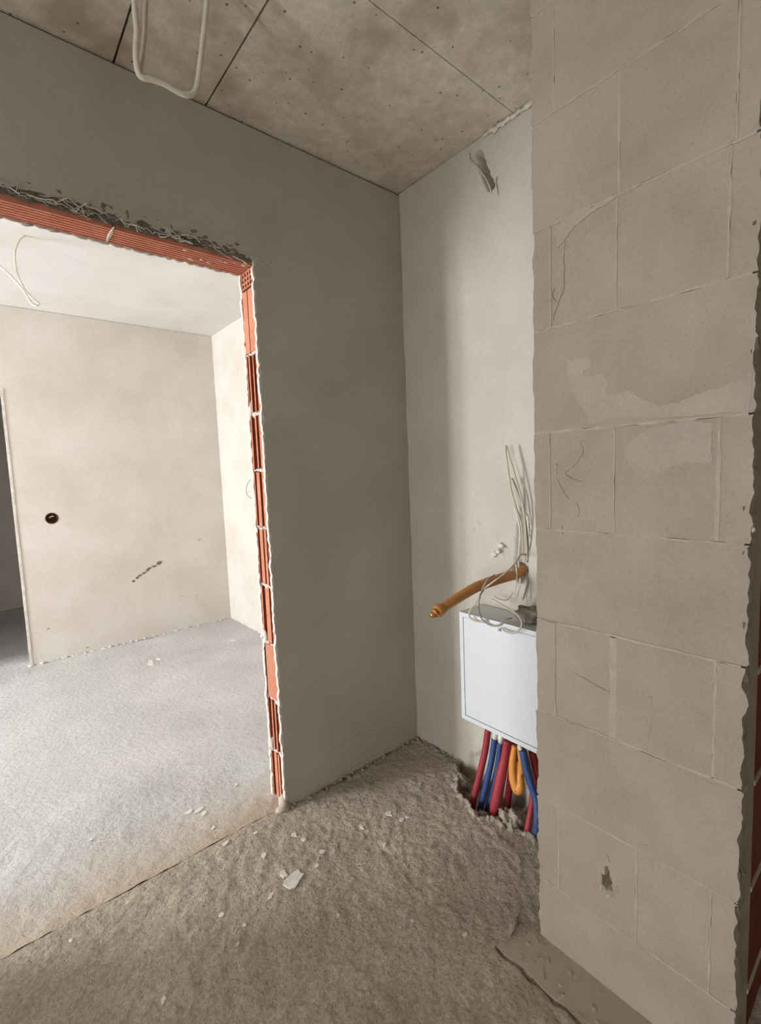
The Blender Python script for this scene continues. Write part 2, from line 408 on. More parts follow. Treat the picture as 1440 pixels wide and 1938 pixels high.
# hollow clay bricks of the right jamb, cut open
def cut_brick(z0, z1, chans, xface=XJ, mat='brick', sgn=1):
    y0, y1 = .014, .108; pts = [(xface+sgn*.10, y0), (xface, y0)]
    for a, b_, dep in chans:
        pts += [(xface, a), (xface+sgn*dep, a), (xface+sgn*dep, b_), (xface, b_)]
    pts += [(xface, y1), (xface+sgn*.10, y1)]
    o = MB().prism(pts, 'z', z0+.006, z1-.006).build('brick', M[mat], wall_left)
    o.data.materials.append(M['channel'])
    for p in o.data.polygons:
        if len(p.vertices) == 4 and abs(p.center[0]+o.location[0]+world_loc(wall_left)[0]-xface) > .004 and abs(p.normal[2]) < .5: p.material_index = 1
    return o
rows = [(2.085, 1.842, [(.062,.068,.03)]),
        (1.842, 1.610, [(.026,.046,.05), (.054,.078,.05), (.088,.100,.03)]),
        (1.610, 1.390, [(.034,.054,.05), (.066,.094,.05)]),
        (1.390, 1.162, [(.036,.056,.05), (.082,.098,.04)]),
        (1.162, .926, [(.018,.030,.04), (.048,.060,.05), (.086,.102,.05)]),
        (.926, .684, [(.022,.036,.05), (.070,.096,.05)]),
        (.684, .446, [(.098,.106,.03)]),
        (.446, .219, [(.020,.040,.05), (.052,.068,.05), (.080,.102,.05)]),
        (.219, .0, [(.024,.036,.05), (.050,.058,.04), (.080,.100,.05)])]
for z1, z0, ch in rows: cut_brick(z0, z1, ch)
for z0 in np.arange(0, 2.1, .238): cut_brick(z0, min(z0+.238, HO), [(.03,.05,.04), (.07,.09,.04)], XJL, 'brick', -1)
# lintel bearing with its grid of holes
lb = MB(); y0, y1, z0, z1 = .014, .108, 2.088, HO
lb.box(XJ+.05, XJ+.10, y0, y1, z0, z1)
for i in range(5): yy = y0+(y1-y0-.007)*i/4; lb.box(XJ, XJ+.05, yy, yy+.007, z0, z1)
for i in range(4): zz = z0+(z1-z0-.006)*i/3; lb.box(XJ+.001, XJ+.05, y0, y1, zz, zz+.006)
lb.build('brick', M['brick'], wall_left)
# mortar between the courses
for i, (z1, z0, ch) in enumerate(rows):
    m_ = MB()
    for k in range(4):
        m_.lump((XJ+.006+.004*random.random(), .022+.026*k+.006*random.random(), z0+random.uniform(-.004, .005)),
                (.008, .016, .004+.008*random.random()), 70+i*5+k, 2, .6, 2.5)
    if i in (1, 5, 7): m_.lump((XJ+.004, .10, z0+.02), (.010, .014, .03), 90+i, 2)
    m_.build('bed_mortar', M['plaster_edge'], wall_left, smooth=True)
MB().lump((XJ, .02, .02), (.02, .03, .03), 3, 2).lump((XJ-.01, .0, .004), (.03, .022, .014), 4, 2).build('mortar_heel', M['joint'], wall_left, smooth=True)
# loose glass-fibre mesh strands along the torn edge
fb = MB()
for i in range(85):
    t = random.random(); x = XJL+.1+(XJ-XJL-.1)*t
    L_ = random.uniform(.02, .09); z = 2.165+.025*random.random()+(.012*(1-t)); y = -.003-.006*random.random()
    pts = [(x, .004, z)]
    for k in range(1, 5):
        pts.append((x+L_*k/4+random.uniform(-.006, .006), y-random.uniform(0, .012), z-.004*k*t+random.uniform(-.012, .010)))
    fb.tube(pts, random.choice([.0005, .0007, .0009, .0016]), 4, 3, False)
fb.build('fibre_strands', M['fibre'], wall_left, kind='stuff')

for k, pl in enumerate([[(572,1508),(584,1470),(612,1432),(650,1402),(688,1384),(712,1380),(700,1398),(668,1424),(652,1462),(640,1474)],
        [(640,1474),(652,1462),(690,1440),(730,1418),(772,1398),(776,1403),(735,1424),(690,1448)]]):
    P = [at(u, v, y=0)[::2] for u, v in pl]; out = []
    for i in range(len(P)): out += ragged(P[i], P[(i+1) % len(P)], .008, .003, 700+k*20+i, 60)[:-1]
    MB().prism(out, 'y', -.0022, .004).build('plaster_patch', M['plaster_grey'], wall_left)

# ------------------------------------------------------------------ niche wall (right)
def seg_d(y, z, p, q):
    p = np.array(p); q = np.array(q); d = q-p; t = np.clip(((y-p[0])*d[0]+(z-p[1])*d[1])/(d@d), 0, 1)
    return np.hypot(y-(p[0]+t*d[0]), z-(p[1]+t*d[1]))
def niche_h(y, z):
    h = .0012*fbm(y*6, z*6, 61, 2)+.0004*vnoise(y*70, z*70, 62)
    n = .006*fbm(y*60, z*60, 63, 2)
    d1 = seg_d(y, z, (-.455, 2.60), (-.515, 2.445))+n*.5
    h = h - .07*np.clip(1-d1/.015, 0, 1)**.5
    d1 = seg_d(y, z, (-.43, 2.575), (-.50, 2.43))+n*.4
    h = h + .008*np.clip(1-d1/.010, 0, 1)
    d2 = seg_d(y, z, (-.625, .93), (-.64, 1.16))+n
    h = h - .028*np.clip(1-d2/.030, 0, 1)**.5
    d3 = np.hypot(y+.618, z-.945)+n*.7
    h = h - .05*np.clip(1-d3/.034, 0, 1)**.4
    d4 = np.hypot(y+.548, z-1.030)+n
    h = h - .018*np.clip(1-d4/.020, 0, 1)**.5
    for yy, zz, r in ((-.40,1.10,.010), (-.43,1.135,.012), (-.52,1.09,.008), (-.555,1.00,.010), (-.52,1.07,.009), (-.54,2.47,.006)):
        h = h - .008*np.clip(1-(np.hypot(y-yy, z-zz)+n*.6)/r, 0, 1)**.6
    # broken plaster at the foot
    m = np.clip((.10+.05*fbm(y*12, z*4, 64, 3)-z)/.03, 0, 1)*np.clip((-.33-y)/.03, 0, 1)
    return h - .016*m
ys = lines((-.985, 0, .0055)); zs = lines((-.1, .15, .008), (.15, .85, .04), (.85, 1.25, .0055), (1.25, 2.38, .04), (2.38, H-.004, .0055))
gv, gf = grid_surface(ys, zs, niche_h, lambda U, V, Hh: np.stack([-Hh, U, V], -1))
wall_right = tag(obj('wall_right', gv, gf, M['plaster_niche'], smooth=True), 'pale grey plastered niche wall behind the white cabinet', 'wall', kind='structure')
MB().box(.09, .18, -.985, .012, -.1, H).build('masonry', M['mortar'], wall_right)
# mortar squeezed out under the ceiling
bd = MB()
for i in range(14):
    y = -.50-.02*i; bd.lump((-.006, y, H-.008-.006*random.random()), (.006, .018, .006+.007*random.random()), 120+i, 1, .5)
bd.build('mortar_bead', M['slab'], wall_right, smooth=True)
MB().lump((-.004, -.536, 1.046), (.012, .015, .011), 7, 2).lump((-.003, -.50, 1.005), (.006, .018, .012), 8, 2).lump((-.003, -.52, 1.02), (.006, .010, .010), 9, 2).build('gypsum_dab', M['plaster_edge'], wall_right, smooth=True)

# ------------------------------------------------------------------ block pier
pier = tag(MB().box(A+.03, .0, C+.045, B-.004, -.1, .26).box(A+.03, .0, C+.045, B-.004, .36, H).box(A+.03, .0, C+.045, -1.215, .26, .36).box(A+.03, .0, -1.14, B-.004, .26, .36).box(A+.12, .0, -1.215, -1.14, .26, .36).build('wall_pier', M['mortar']), 'pier of grey-brown silicate blocks with ragged edges on the right', 'wall', kind='structure')
ZC = [0, .185, .435, .690, .952, 1.201, 1.455, 1.715, 1.963, 2.220, 2.470, H]
VJ = {1: (-1.043, -1.245, -1.398), 3: (-1.034, -1.187, -1.396), 5: (-1.023, -1.187, -1.393), 7: (-1.028, -1.190, -1.400), 8: (-1.195, -1.408), 9: (-1.041, -1.404)}
rnd = random.Random(3)
for k in range(len(ZC)-1):
    z0, z1 = ZC[k]+.002, ZC[k+1]-.002
    if k == 0: z0 = -.03
    ed = [B]+list(VJ.get(k, ()))+[C]
    for i in range(len(ed)-1):
        ya, yb = ed[i]-(.002 if i else 0), ed[i+1]+(.002 if i < len(ed)-2 else 0)   # ya > yb
        if k == 3 and i == 1: yb += .006
        if k == 3 and i == 2: ya -= .006
        dx = rnd.uniform(-.0012, .0012)
        hole = (k == 1 and i == 1)
        left = ragged((ya, z0), (ya, z1), .005, .0042, 200+k*7, 33) if i == 0 else [(ya, z0), (ya, z1)]
        right = ragged((yb, z1), (yb, z0), .005, .0058, 300+k*7, 27) if i == len(ed)-2 else [(yb, z1), (yb, z0)]
        if hole:
            us = np.linspace(yb, ya, 60); vs = np.linspace(z0, z1, 70)
            def hh(u, v):
                n = .006*fbm(u*70, v*70, 77, 2)
                q = np.hypot((u+1.178)/.75, (v-.305))+n
                q2 = np.hypot((u+1.176)/.5, (v-.325))+n
                return -.07*np.clip(1-q/.019, 0, 1)**.4 - .03*np.clip(1-q2/.014, 0, 1)**.5 + .003*np.exp(-((q-.026)/.006)**2)
            gv, gf = grid_surface(us, vs, hh, lambda U, V, Hh: np.stack([A+dx-Hh, U, V], -1))
            obj('block', gv, gf, M['block'], pier, smooth=False)
        else:
            MB().prism(left+right, 'x', A+dx, A+.032).build('block', M['block'], pier)
def joint(poly, mat='joint', proud=.0009):
    MB().prism(poly, 'x', A-proud, A+.03).build('joint_mortar' if mat == 'joint' else 'skim_coat', M[mat], pier)
for k in range(1, len(ZC)-1):
    z = ZC[k]; w = [0, .0026, .0024, .0026, .0024, .0026, .0028, .0028, .0028, .0024, .0024][k]
    joint(ragged((B-.004, z-w), (C+.008, z-w), .016, .0022, 400+k, 40)+ragged((C+.008, z+w), (B-.004, z+w), .016, .0022, 430+k, 40))
for k, js in VJ.items():
    for i, y in enumerate(js):
        w = .0085 if (k == 3 and i == 1) else (.0034 if (k == 5 and i == 2) else .0022)
        joint(ragged((y+w, ZC[k]+.002), (y+w, ZC[k+1]-.002), .016, .0016, 460+k*3+i, 40)+ragged((y-w, ZC[k+1]-.002), (y-w, ZC[k]+.002), .016, .0016, 480+k*3+i, 40))
# skim coat left on the blocks
def rough_poly(poly, step=.006, amp=.0022, seed=5):
    out = []
    for i in range(len(poly)): out += ragged(poly[i], poly[(i+1) % len(poly)], step, amp, seed+i, 120)[:-1] if math.dist(poly[i], poly[(i+1) % len(poly)]) > step*2.1 else [tuple(poly[i])]
    return out
def pz(pts):
    return [at(990+u/3.2, 480+v/3.2, x=A)[1:] for u, v in pts]
sk = pz([(262,640),(300,655),(345,640),(410,638),(418,690),(372,705),(360,735),(405,755),(430,735),(490,730),(520,792),(500,850),(590,848),(640,828),(710,870),
         (820,925),(930,910),(1050,852),(1200,812),(1330,760),(1385,700),(1380,880),(1372,955),(1180,965),(1000,985),(790,995),(600,985),(480,1015),(395,1030),(380,960),(330,900),(290,800),(270,740)])
MB().prism(rough_poly(sk), 'x', A-.0018, A+.004).build('skim_coat', M['skim'], pier)
sk = pz([(640,1150),(760,1060),(1000,1010),(1150,1030),(1140,1270),(1010,1262),(900,1285),(840,1325),(740,1358),(690,1340),(640,1280),(615,1200)])
MB().prism(rough_poly(sk, seed=60), 'x', A-.0011, A+.004).build('skim_coat', M['skim'], pier)
sk = [at(u, v, x=A)[1:] for u, v in [(1052,436),(1064,414),(1095,403),(1130,388),(1168,368),(1160,378),(1120,402),(1085,432),(1070,452),(1056,470)]]
MB().prism(rough_poly(sk, seed=60), 'x', A-.0011, A+.004).build('skim_coat', M['skim'], pier)
sk = [at(u, v, x=A)[1:] for u, v in [(1405,635),(1430,628),(1436,636),(1428,642),(1410,643)]]
MB().prism(sk, 'x', A-.0030, A+.004).build('skim_coat', M['skim'], pier)
# hairline cracks
def crack(px, r=.0007):
    P = spline([(u, v, 0) for u, v in px], 5); k = len(P)
    P[:,0] += 1.6*fbm(np.arange(k)*.7, np.full(k, px[0][0]*.1), 91, 2); P[:,1] += 1.2*fbm(np.arange(k)*.7, np.full(k, px[0][1]*.1), 92, 2)
    MB().tube([at(u, v, x=A-.0002) for u, v, _ in P], [r*.4, r*.7, r*.5, r*.75, r*.3], 4, 1, False).build('crack', M['crack'], pier)
crack([(1060,637),(1066,655),(1074,675),(1082,668)]); crack([(1046,746),(1056,770),(1070,800)])
crack([(1098,835),(1103,855),(1095,872),(1072,895),(1080,903),(1106,913)], .0006); crack([(1056,908),(1066,930),(1076,945)])
crack([(1090,948),(1096,962),(1095,980)], .0006); crack([(1064,995),(1065,1012)], .0009)
crack([(1228,1300),(1232,1325),(1231,1370),(1224,1422)], .0008); crack([(1248,1294),(1236,1300),(1228,1308)], .0006)
crack([(1086,1272),(1108,1286),(1130,1298),(1152,1310)], .0006); crack([(1070,455),(1066,490),(1068,530),(1060,565),(1050,595),(1046,612)], .0007)
crack([(1049,545),(1046,560),(1052,570)], .0008); crack([(1150,1615),(1155,1634)], .0011); crack([(1166,626),(1155,640)], .0005)
cl = MB(); x, y, z = at(1053, 883, x=A); cl.lump((A-.001, y, z), (.003, .004, .008), 4, 1).lump((A-.001, y+.002, z-.016), (.002, .003, .004), 5, 1)
cl.build('gypsum_dab', M['plaster_edge'], pier, smooth=True)
x, y, z = at(1137, 1680, x=A); MB().lump((A-.001, y, z), (.003, .006, .010), 14, 1).lump((A-.001, y-.02, z-.008), (.003, .006, .004), 15, 1).build('gypsum_dab', M['plaster_edge'], pier, smooth=True)
# knots of mortar on the ragged edges
for (u, v) in [(1426,773),(1424,1002)]:
    x, y, z = at(u, v, x=A+.012); MB().lump((x, y, z), (.006, .006, .006), u, 1).build('gypsum_dab', M['plaster_edge'], pier, smooth=True)
kn = MB()
for i in range(60):
    kn.lump((A+random.uniform(.006, .024), C+random.uniform(.0, .012), random.uniform(0, 2.6)), (.008, random.uniform(.003, .009), random.uniform(.006, .018)), i, 1, .5)
kn.build('crumbled_edge', M['mortar'], pier, kind='stuff')
# end face: mortar strip, then red bricks
o = ragged((-.418, -.02), (-.418, H-.001), .03, .004, 501, 20)+[(-.324, H-.001), (-.324, -.02)]
MB().prism(o, 'y', C+.008, C+.06).build('mortar_strip', M['joint'], pier)
for r_ in range(-1, 11):
    z0 = .115+.262*r_
    for cidx in range(4):
        x0 = -.322+.262*cidx
        za, zb = max(z0, -.02), min(z0+.250, H-.001)
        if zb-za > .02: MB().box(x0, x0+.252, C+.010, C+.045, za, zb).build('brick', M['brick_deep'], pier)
    if 0 < z0 < H-.02:
        q = ragged((-.324, z0-.012), (.68, z0-.012), .05, .002, 520+r_, 20)+ragged((.68, z0), (-.324, z0), .05, .002, 540+r_, 20)
        MB().prism(q, 'y', C+.006, C+.045).build('joint_mortar', M['joint'], pier)
MB().box(.0, .9, C+.044, C+.14, -.1, H).build('masonry', M['mortar'], pier)

# ------------------------------------------------------------------ far room shell
def wall_x(name, x0, x1, y0, y1, win, mat, label):
    """wall in the y-z plane with a window hole"""
    a, b_, c_, d_ = win
    m = MB().box(x0, x1, y0, a, -.1, H+.05).box(x0, x1, b_, y1, -.1, H+.05).box(x0, x1, a, b_, -.1, c_).box(x0, x1, a, b_, d_, H+.05)
    return tag(m.build(name, mat), label, 'wall', kind='structure')
wall_x('wall_far_left', WX-.30, WX, .0, 5.2, FAR_WIN, M['plaster_white'], 'white plastered window wall of the bright room')
wall_x('wall_front_left', FX-.30, FX, FY, .012, FILL_WIN, M['plaster_grey'], 'grey plastered wall of the near room with the added fill window')
tag(MB().box(XR, XR+.12, .11, D+.12, -.1, H+.05).build('wall_far_right', M['plaster_far']), 'brightly lit white side wall beyond the opening', 'wall', kind='structure')
# back wall with a round box hole and a doorway at its left
bx, _, bz = at(98, 981, y=D); rh = .040; n = 32
mb = MB()
circ = [(bx+rh*math.cos(2*math.pi*i/n), bz+rh*math.sin(2*math.pi*i/n)) for i in range(n)]
def sq(i):
    t = 2*math.pi*i/n; c_, s_ = math.cos(t), math.sin(t); k = .08/max(abs(c_), abs(s_)); return (bx+c_*k, bz+s_*k)
sqv = [sq(i) for i in range(n)]
mb.add([(p[0], D, p[1]) for p in circ]+[(p[0], D, p[1]) for p in sqv], [(i, (i+1) % n, n+(i+1) % n, n+i) for i in range(n)])
def rect(x0, x1, z0, z1): mb.add([(x0, D, z0), (x1, D, z0), (x1, D, z1), (x0, D, z1)], [(0, 1, 2, 3)])
q = .08
rect(XL, bx-q, -.05, H); rect(bx+q, XR, -.05, H); rect(bx-q, bx+q, -.05, bz-q); rect(bx-q, bx+q, bz+q, H)
mb.add([(XL, D, -.05), (XL, D+.12, -.05), (XL, D+.12, H), (XL, D, H)], [(0, 1, 2, 3)])
mb.add([(XL, D+.12, -.05), (XR, D+.12, -.05), (XR, D+.12, H), (XL, D+.12, H)], [(0, 1, 2, 3)])
mb.box(-2.45, XL, D, D+.12, 2.06, H).box(WX, -2.45, D, D+.12, -.1, H)
wfb = tag(mb.build('wall_far_back', M['plaster_far']), 'cream plastered back wall of the bright room with round box hole', 'wall', kind='structure')
tag(MB().box(WX, XR, 4.88, 5.0, -.1, H+.05).build('wall_passage', M['plaster_far']), 'shaded grey wall at the end of the dark passage at the left edge', 'wall', kind='structure')
tag(MB().box(XR-.6, XR-.5, D+.12, 4.88, -.1, H+.05).build('wall_passage_right', M['plaster_far']), 'grey side wall of the passage hidden behind the cream wall', 'wall', kind='structure')
tag(MB().box(FX-.3, 1.02, FY-.12, FY, -.1, H+.05).build('wall_rear', M['plaster_grey']), 'grey plastered wall behind the viewer', 'wall', kind='structure')
tag(MB().box(.9, 1.02, FY, C+.14, -.1, H+.05).build('wall_rear_right', M['plaster_grey']), 'grey plastered wall in the dark recess right of the pier', 'wall', kind='structure')
# ragged white plaster bead on the end of the back wall, gap at its foot
rg = ragged((XL-.003, -.01), (XL-.003, 2.06), .02, .0025, 611, 25)+[(XL+.012, 2.06), (XL+.012, -.01)]
MB().prism(rg, 'y', D-.004, D+.02).build('plaster_edge', M['plaster_edge'], wfb)
ch = MB()
for i, t in enumerate(np.linspace(0, 1, 9)):
    x, y, z = at(255+48*t, 1098-34*t, y=D)
    ch.lump((x+random.uniform(-.015, .015), D, z+random.uniform(-.015, .015)), (.014+.012*t, .004, .010), i, 1)
ch.build('mortar_splash', M['mortar'], wfb, smooth=True)
for u, v in [(377,1022),(345,1128),(372,1127),(90,1190),(165,1225)]:
    x, y, z = at(u, v, y=D); MB().lump((x, D, z), (.014, .003, .008), u, 1).build('mortar_splash', M['skim'], wfb, smooth=True)
ft = MB()
for i in range(60):
    x = XL+(XR-XL)*random.random(); ft.lump((x, D-.004, .002), (.012+.02*random.random(), .008+.010*random.random(), .006+.006*random.random()), i, 1)
for i in range(30):
    y = .3+2.3*random.random(); ft.lump((XR-.004, y, .002), (.010, .02, .008), i+80, 1)
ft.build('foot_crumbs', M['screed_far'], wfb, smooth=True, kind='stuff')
# round wall box
jb = thing('junction_box', (bx, D, bz-rh), 'small round dark wall box sunk in the cream wall', 'wall box')
mbx = MB(); v = []; f = []
for k, (r_, yy) in enumerate([(rh+.003, D-.002), (rh-.004, D-.002), (rh-.004, D+.045), (.001, D+.045)]):
    v += [(bx+r_*math.cos(2*math.pi*i/n), yy, bz+r_*math.sin(2*math.pi*i/n)) for i in range(n)]
for k in range(3):
    f += [(k*n+i, k*n+(i+1) % n, (k+1)*n+(i+1) % n, (k+1)*n+i) for i in range(n)]
mbx.add(v, f).build('box_cup', M['dark_hole'], jb, smooth=False)
MB().tube([(bx+.005, D+.045, bz+.01), (bx+.012, D+.02, bz+.012), (bx+.006, D+.008, bz+.016), (bx-.012, D+.012, bz+.008), (bx-.010, D+.04, bz)], .005, 6).build('wire', M['cable'], jb, smooth=True)

# windows (out of view to the left; the daylight comes in through them; the near room one is added for fill)
def window(name, x, w, label):
    y0, y1, z0, z1 = w; xx = x-.22
    t = thing(name, (xx, (y0+y1)/2, z0), label, 'window', kind='structure')
    fr = MB().box(xx, xx+.06, y0, y0+.05, z0, z1).box(xx, xx+.06, y1-.05, y1, z0, z1).box(xx, xx+.06, y0+.05, y1-.05, z0, z0+.05).box(xx, xx+.06, y0+.05, y1-.05, z1-.05, z1)
    fr.build('window_frame', M['pvc'], t)
    ym = (y0+y1)/2; MB().box(xx, xx+.06, ym-.04, ym+.04, z0+.05, z1-.05).build('mullion', M['pvc'], t)
window('window_1', WX, FAR_WIN, 'white framed window of the bright room'); window('fill_window', FX, FILL_WIN, 'white framed window added to fill the near room with light')

# ------------------------------------------------------------------ manifold cabinet
CY0, CY1, CZ0, CZ1, CXF = -.430, -.965, .326, .782, -.150
cab = thing('manifold_cabinet', (CXF/2, (CY0+CY1)/2, CZ0), 'white metal manifold cabinet on the pale niche wall above the coloured pipes', 'cabinet')
t_ = .0015
body = MB().box(CXF+.012, -.001, CY1, CY1+t_, CZ0, CZ1).box(CXF+.012, -.001, CY0-t_, CY0, CZ0, CZ1).box(CXF+.012, -.001, CY1, CY0, CZ1-t_, CZ1).box(-.004, -.001, CY1, CY0, CZ0, CZ1)
body.box(CXF+.012, CXF+.05, CY1, CY0, CZ0, CZ0+t_)
body.build('body', M['cabinet'], cab)
def frame_ring(x0, x1, ya, yb, za, zb, w, mat, name):
    MB().box(x0, x1, ya, ya+w, za, zb).box(x0, x1, yb-w, yb, za, zb).box(x0, x1, ya+w, yb-w, za, za+w).box(x0, x1, ya+w, yb-w, zb-w, zb).build(name, mat, cab)
frame_ring(CXF, CXF+.014, CY1, CY0, CZ0, CZ1, .018, M['cabinet'], 'door_frame')
door = MB().box(CXF+.002, CXF+.012, CY1+.0200, CY0-.0200, CZ0+.0200, CZ1-.0200).build('door', M['cabinet'], cab)
x, y, z = at(945, 1192, x=CXF)
lk = MB().tube([(CXF+.003, y, z), (CXF-.003, y, z)], .006, 14, 1); lk.build('lock', M['cabinet_in'], door)

# ------------------------------------------------------------------ insulated pipes under the cabinet
def pipe(name, px, r, mat, label, cat, extra=None, n=12):
    pts = [at(u, v, x=x) for u, v, x in px]
    t = MB().tube(pts, r, n, 7)
    return tag(t.build(name, M[mat], smooth=True), label, cat, 'heating pipes under the cabinet')
def collar(px, r, par, mat='white_plastic'):
    MB().tube([at(u, v, x=x) for u, v, x in px], r, 10, 2).build('pipe_end', M[mat], par, smooth=True)
pipe('insulated_pipe', [(924,1378,-.085),(918,1420,-.10),(908,1465,-.12),(896,1512,-.14),(893,1530,-.145)], .0135, 'pipe_red', 'slim red insulated pipe, leftmost below the white cabinet', 'pipe')
p = pipe('insulated_pipe', [(936,1398,-.085),(930,1440,-.10),(920,1485,-.12),(908,1534,-.14)], .0122, 'pipe_blue', 'blue insulated pipe next to the leftmost red pipe', 'pipe')
collar([(938,1384,-.085),(936,1400,-.086)], .010, p)
p = pipe('insulated_pipe', [(947,1404,-.075),(942,1450,-.085),(932,1495,-.10),(921,1540,-.12)], .0122, 'pipe_blue', 'blue insulated pipe left of the thick red pipe', 'pipe')
collar([(949,1388,-.075),(947,1406,-.076)], .011, p)
pipe('insulated_pipe', [(960,1402,-.095),(956,1430,-.10),(948,1470,-.12),(938,1520,-.145),(932,1548,-.15)], [.015,.016,.021,.021,.016], 'pipe_red', 'thick bulging red insulated pipe in the middle of the bunch', 'pipe')
pipe('insulated_pipe', [(973,1404,-.05),(970,1440,-.045),(965,1480,-.045),(958,1540,-.05)], .014, 'pipe_dark_red', 'dark red pipe behind the orange one', 'pipe')
pipe('bent_pipe', [(974,1412,-.10),(970,1445,-.105),(972,1475,-.11),(979,1495,-.112),(985,1488,-.108),(984,1470,-.095),(981,1440,-.085)], [.011,.014,.0175,.019,.017,.014,.010], 'pipe_orange', 'fat orange plastic pipe bent back on itself below the cabinet', 'pipe')
pipe('bent_pipe', [(981,1412,-.115),(985,1440,-.118),(987,1458,-.118),(986,1466,-.116)], [.006,.009,.010,.006], 'pipe_orange', 'thin orange pipe stub beside the fat orange one', 'pipe')
p = pipe('insulated_pipe', [(989,1420,-.115),(995,1450,-.12),(1005,1485,-.125),(1015,1515,-.13),(1017,1545,-.15),(1014,1578,-.165)], .0145, 'pipe_blue', 'blue insulated pipe slanting to the right of the orange one', 'pipe')
collar([(983,1410,-.113),(987,1428,-.114)], .008, p); 
pipe('insulated_pipe', [(1010,1490,-.10),(1006,1525,-.12),(1000,1560,-.15),(996,1580,-.16)], .0115, 'pipe_red', 'short red insulated pipe at the lower right of the bunch', 'pipe')
pipe('insulated_pipe', [(1008,1422,-.07),(1014,1450,-.07),(1019,1490,-.08),(1021,1540,-.09)], .016, 'pipe_dark_red', 'dark red pipe close to the block pier', 'pipe')

# ------------------------------------------------------------------ amber conduit out of the wall
cp = [at(992,1078,x=.02), at(975,1087,x=-.03), at(940,1097,x=-.12), at(900,1112,x=-.22), at(860,1136,x=-.32), at(829,1157,x=-.395)]
ct = thing('conduit_pipe', cp[0], 'amber plastic pipe stub with a brass end sticking out of the niche wall', 'pipe')
MB().tube(cp, [.020,.020,.0195,.019,.0185,.018], 16, 8).build('tube', M['pipe_brown'], ct, smooth=True)
e0 = np.array(cp[-1]); dr = e0-np.array(cp[-2]); dr /= np.linalg.norm(dr)
MB().tube([e0-dr*.018, e0-dr*.002, e0+dr*.004], [.0225,.0235,.021], 16, 2).build('collar', M['pipe_brown'], ct, smooth=False)
MB().tube([e0+dr*.002, e0+dr*.016, e0+dr*.020], [.0165,.017,.014], 12, 2).build('fitting', M['brass'], ct, smooth=False)
MB().tube([e0+dr*.019, e0+dr*.034], .0095, 12, 2).build('pipe_end', M['brass'], ct, smooth=True)

# ------------------------------------------------------------------ cables
def cable(name, px, r, mat, label, cat='cable', group=None, flat=1.0):
    pts = [at(u, v, **{k: w}) for u, v, k, w in px]
    return tag(MB().tube(pts, r, 7, 7, True, flat).build(name, M[mat], smooth=True), label, cat, group)
G = 'loose cables above the cabinet'
cable('cable', [(998,1060,'x',.0),(996,1020,'x',-.02),(990,960,'x',-.035),(976,905,'x',-.045),(965,868,'x',-.05),(959,845,'x',-.05),(957,852,'x',-.055),(961,885,'x',-.06),(968,930,'x',-.05),(978,965,'x',-.03),(988,1000,'x',-.01),(990,1050,'x',.005)],
      .0032, 'cable', 'tall pale cable hooked over at its top above the cabinet', group=G)
cable('cable', [(998,1064,'x',.002),(999,1030,'x',-.01),(994,985,'x',-.02),(983,940,'x',-.03),(972,912,'x',-.035),(968,905,'x',-.036)], .0034, 'cable_grey', 'grey cable running up beside the tall hooked cable', group=G)
cable('cable', [(986,1110,'x',.006),(981,1060,'x',-.004),(984,1010,'x',-.015),(978,975,'x',-.02),(972,958,'x',-.025)], .0030, 'cable_white', 'short white cable standing up left of the grey one', group=G)
cable('cable', [(994,1050,'x',.0),(985,1050,'x',-.06),(975,1066,'x',-.12),(955,1085,'x',-.17),(935,1100,'x',-.20),(916,1115,'x',-.21),(904,1135,'x',-.20),(890,1155,'x',-.175),(888,1166,'x',-.170),(896,1174,'x',-.165),(908,1177,'x',-.160),(922,1174,'x',-.158)],
      .0034, 'cable', 'pale cable crossing the amber pipe and looping at the left over the cabinet', group=G)
cable('cable', [(935,1088,'x',-.195),(918,1104,'x',-.245),(907,1135,'x',-.205),(907,1160,'x',-.17),(914,1174,'x',-.165),(930,1184,'x',-.16),(946,1182,'x',-.158),(957,1172,'x',-.150),(968,1170,'x',-.13)],
      .0030, 'cable_grey', 'grey cable hanging in the middle loop over the cabinet edge', group=G)
cable('cable', [(932,1134,'x',-.06),(945,1142,'x',-.10),(962,1152,'x',-.13),(978,1163,'x',-.155),(987,1177,'x',-.168),(984,1190,'x',-.172),(972,1198,'x',-.172),(958,1196,'x',-.168),(948,1188,'x',-.162)],
      .0034, 'cable', 'pale cable looping widest to the right over the cabinet front', group=G)
cable('cable', [(996,1080,'x',.004),(998,1100,'x',-.01),(994,1120,'x',-.02),(989,1135,'x',-.03)], .0032, 'cable_grey', 'grey cable dropping from the chase to the lump on the cabinet', group=G)
cable('cable', [(976,1066,'x',-.03),(978,1090,'x',-.045),(976,1110,'x',-.05),(971,1130,'x',-.05)], .0026, 'cable_white', 'thin white cable in front of the amber pipe root', group=G)
cable('cable', [(972,1120,'x',-.02),(960,1135,'x',-.03),(945,1134,'x',-.04),(936,1128,'x',-.03)], .0016, 'cable_grey', 'thin grey wire end lying on the back of the cabinet top', group=G)
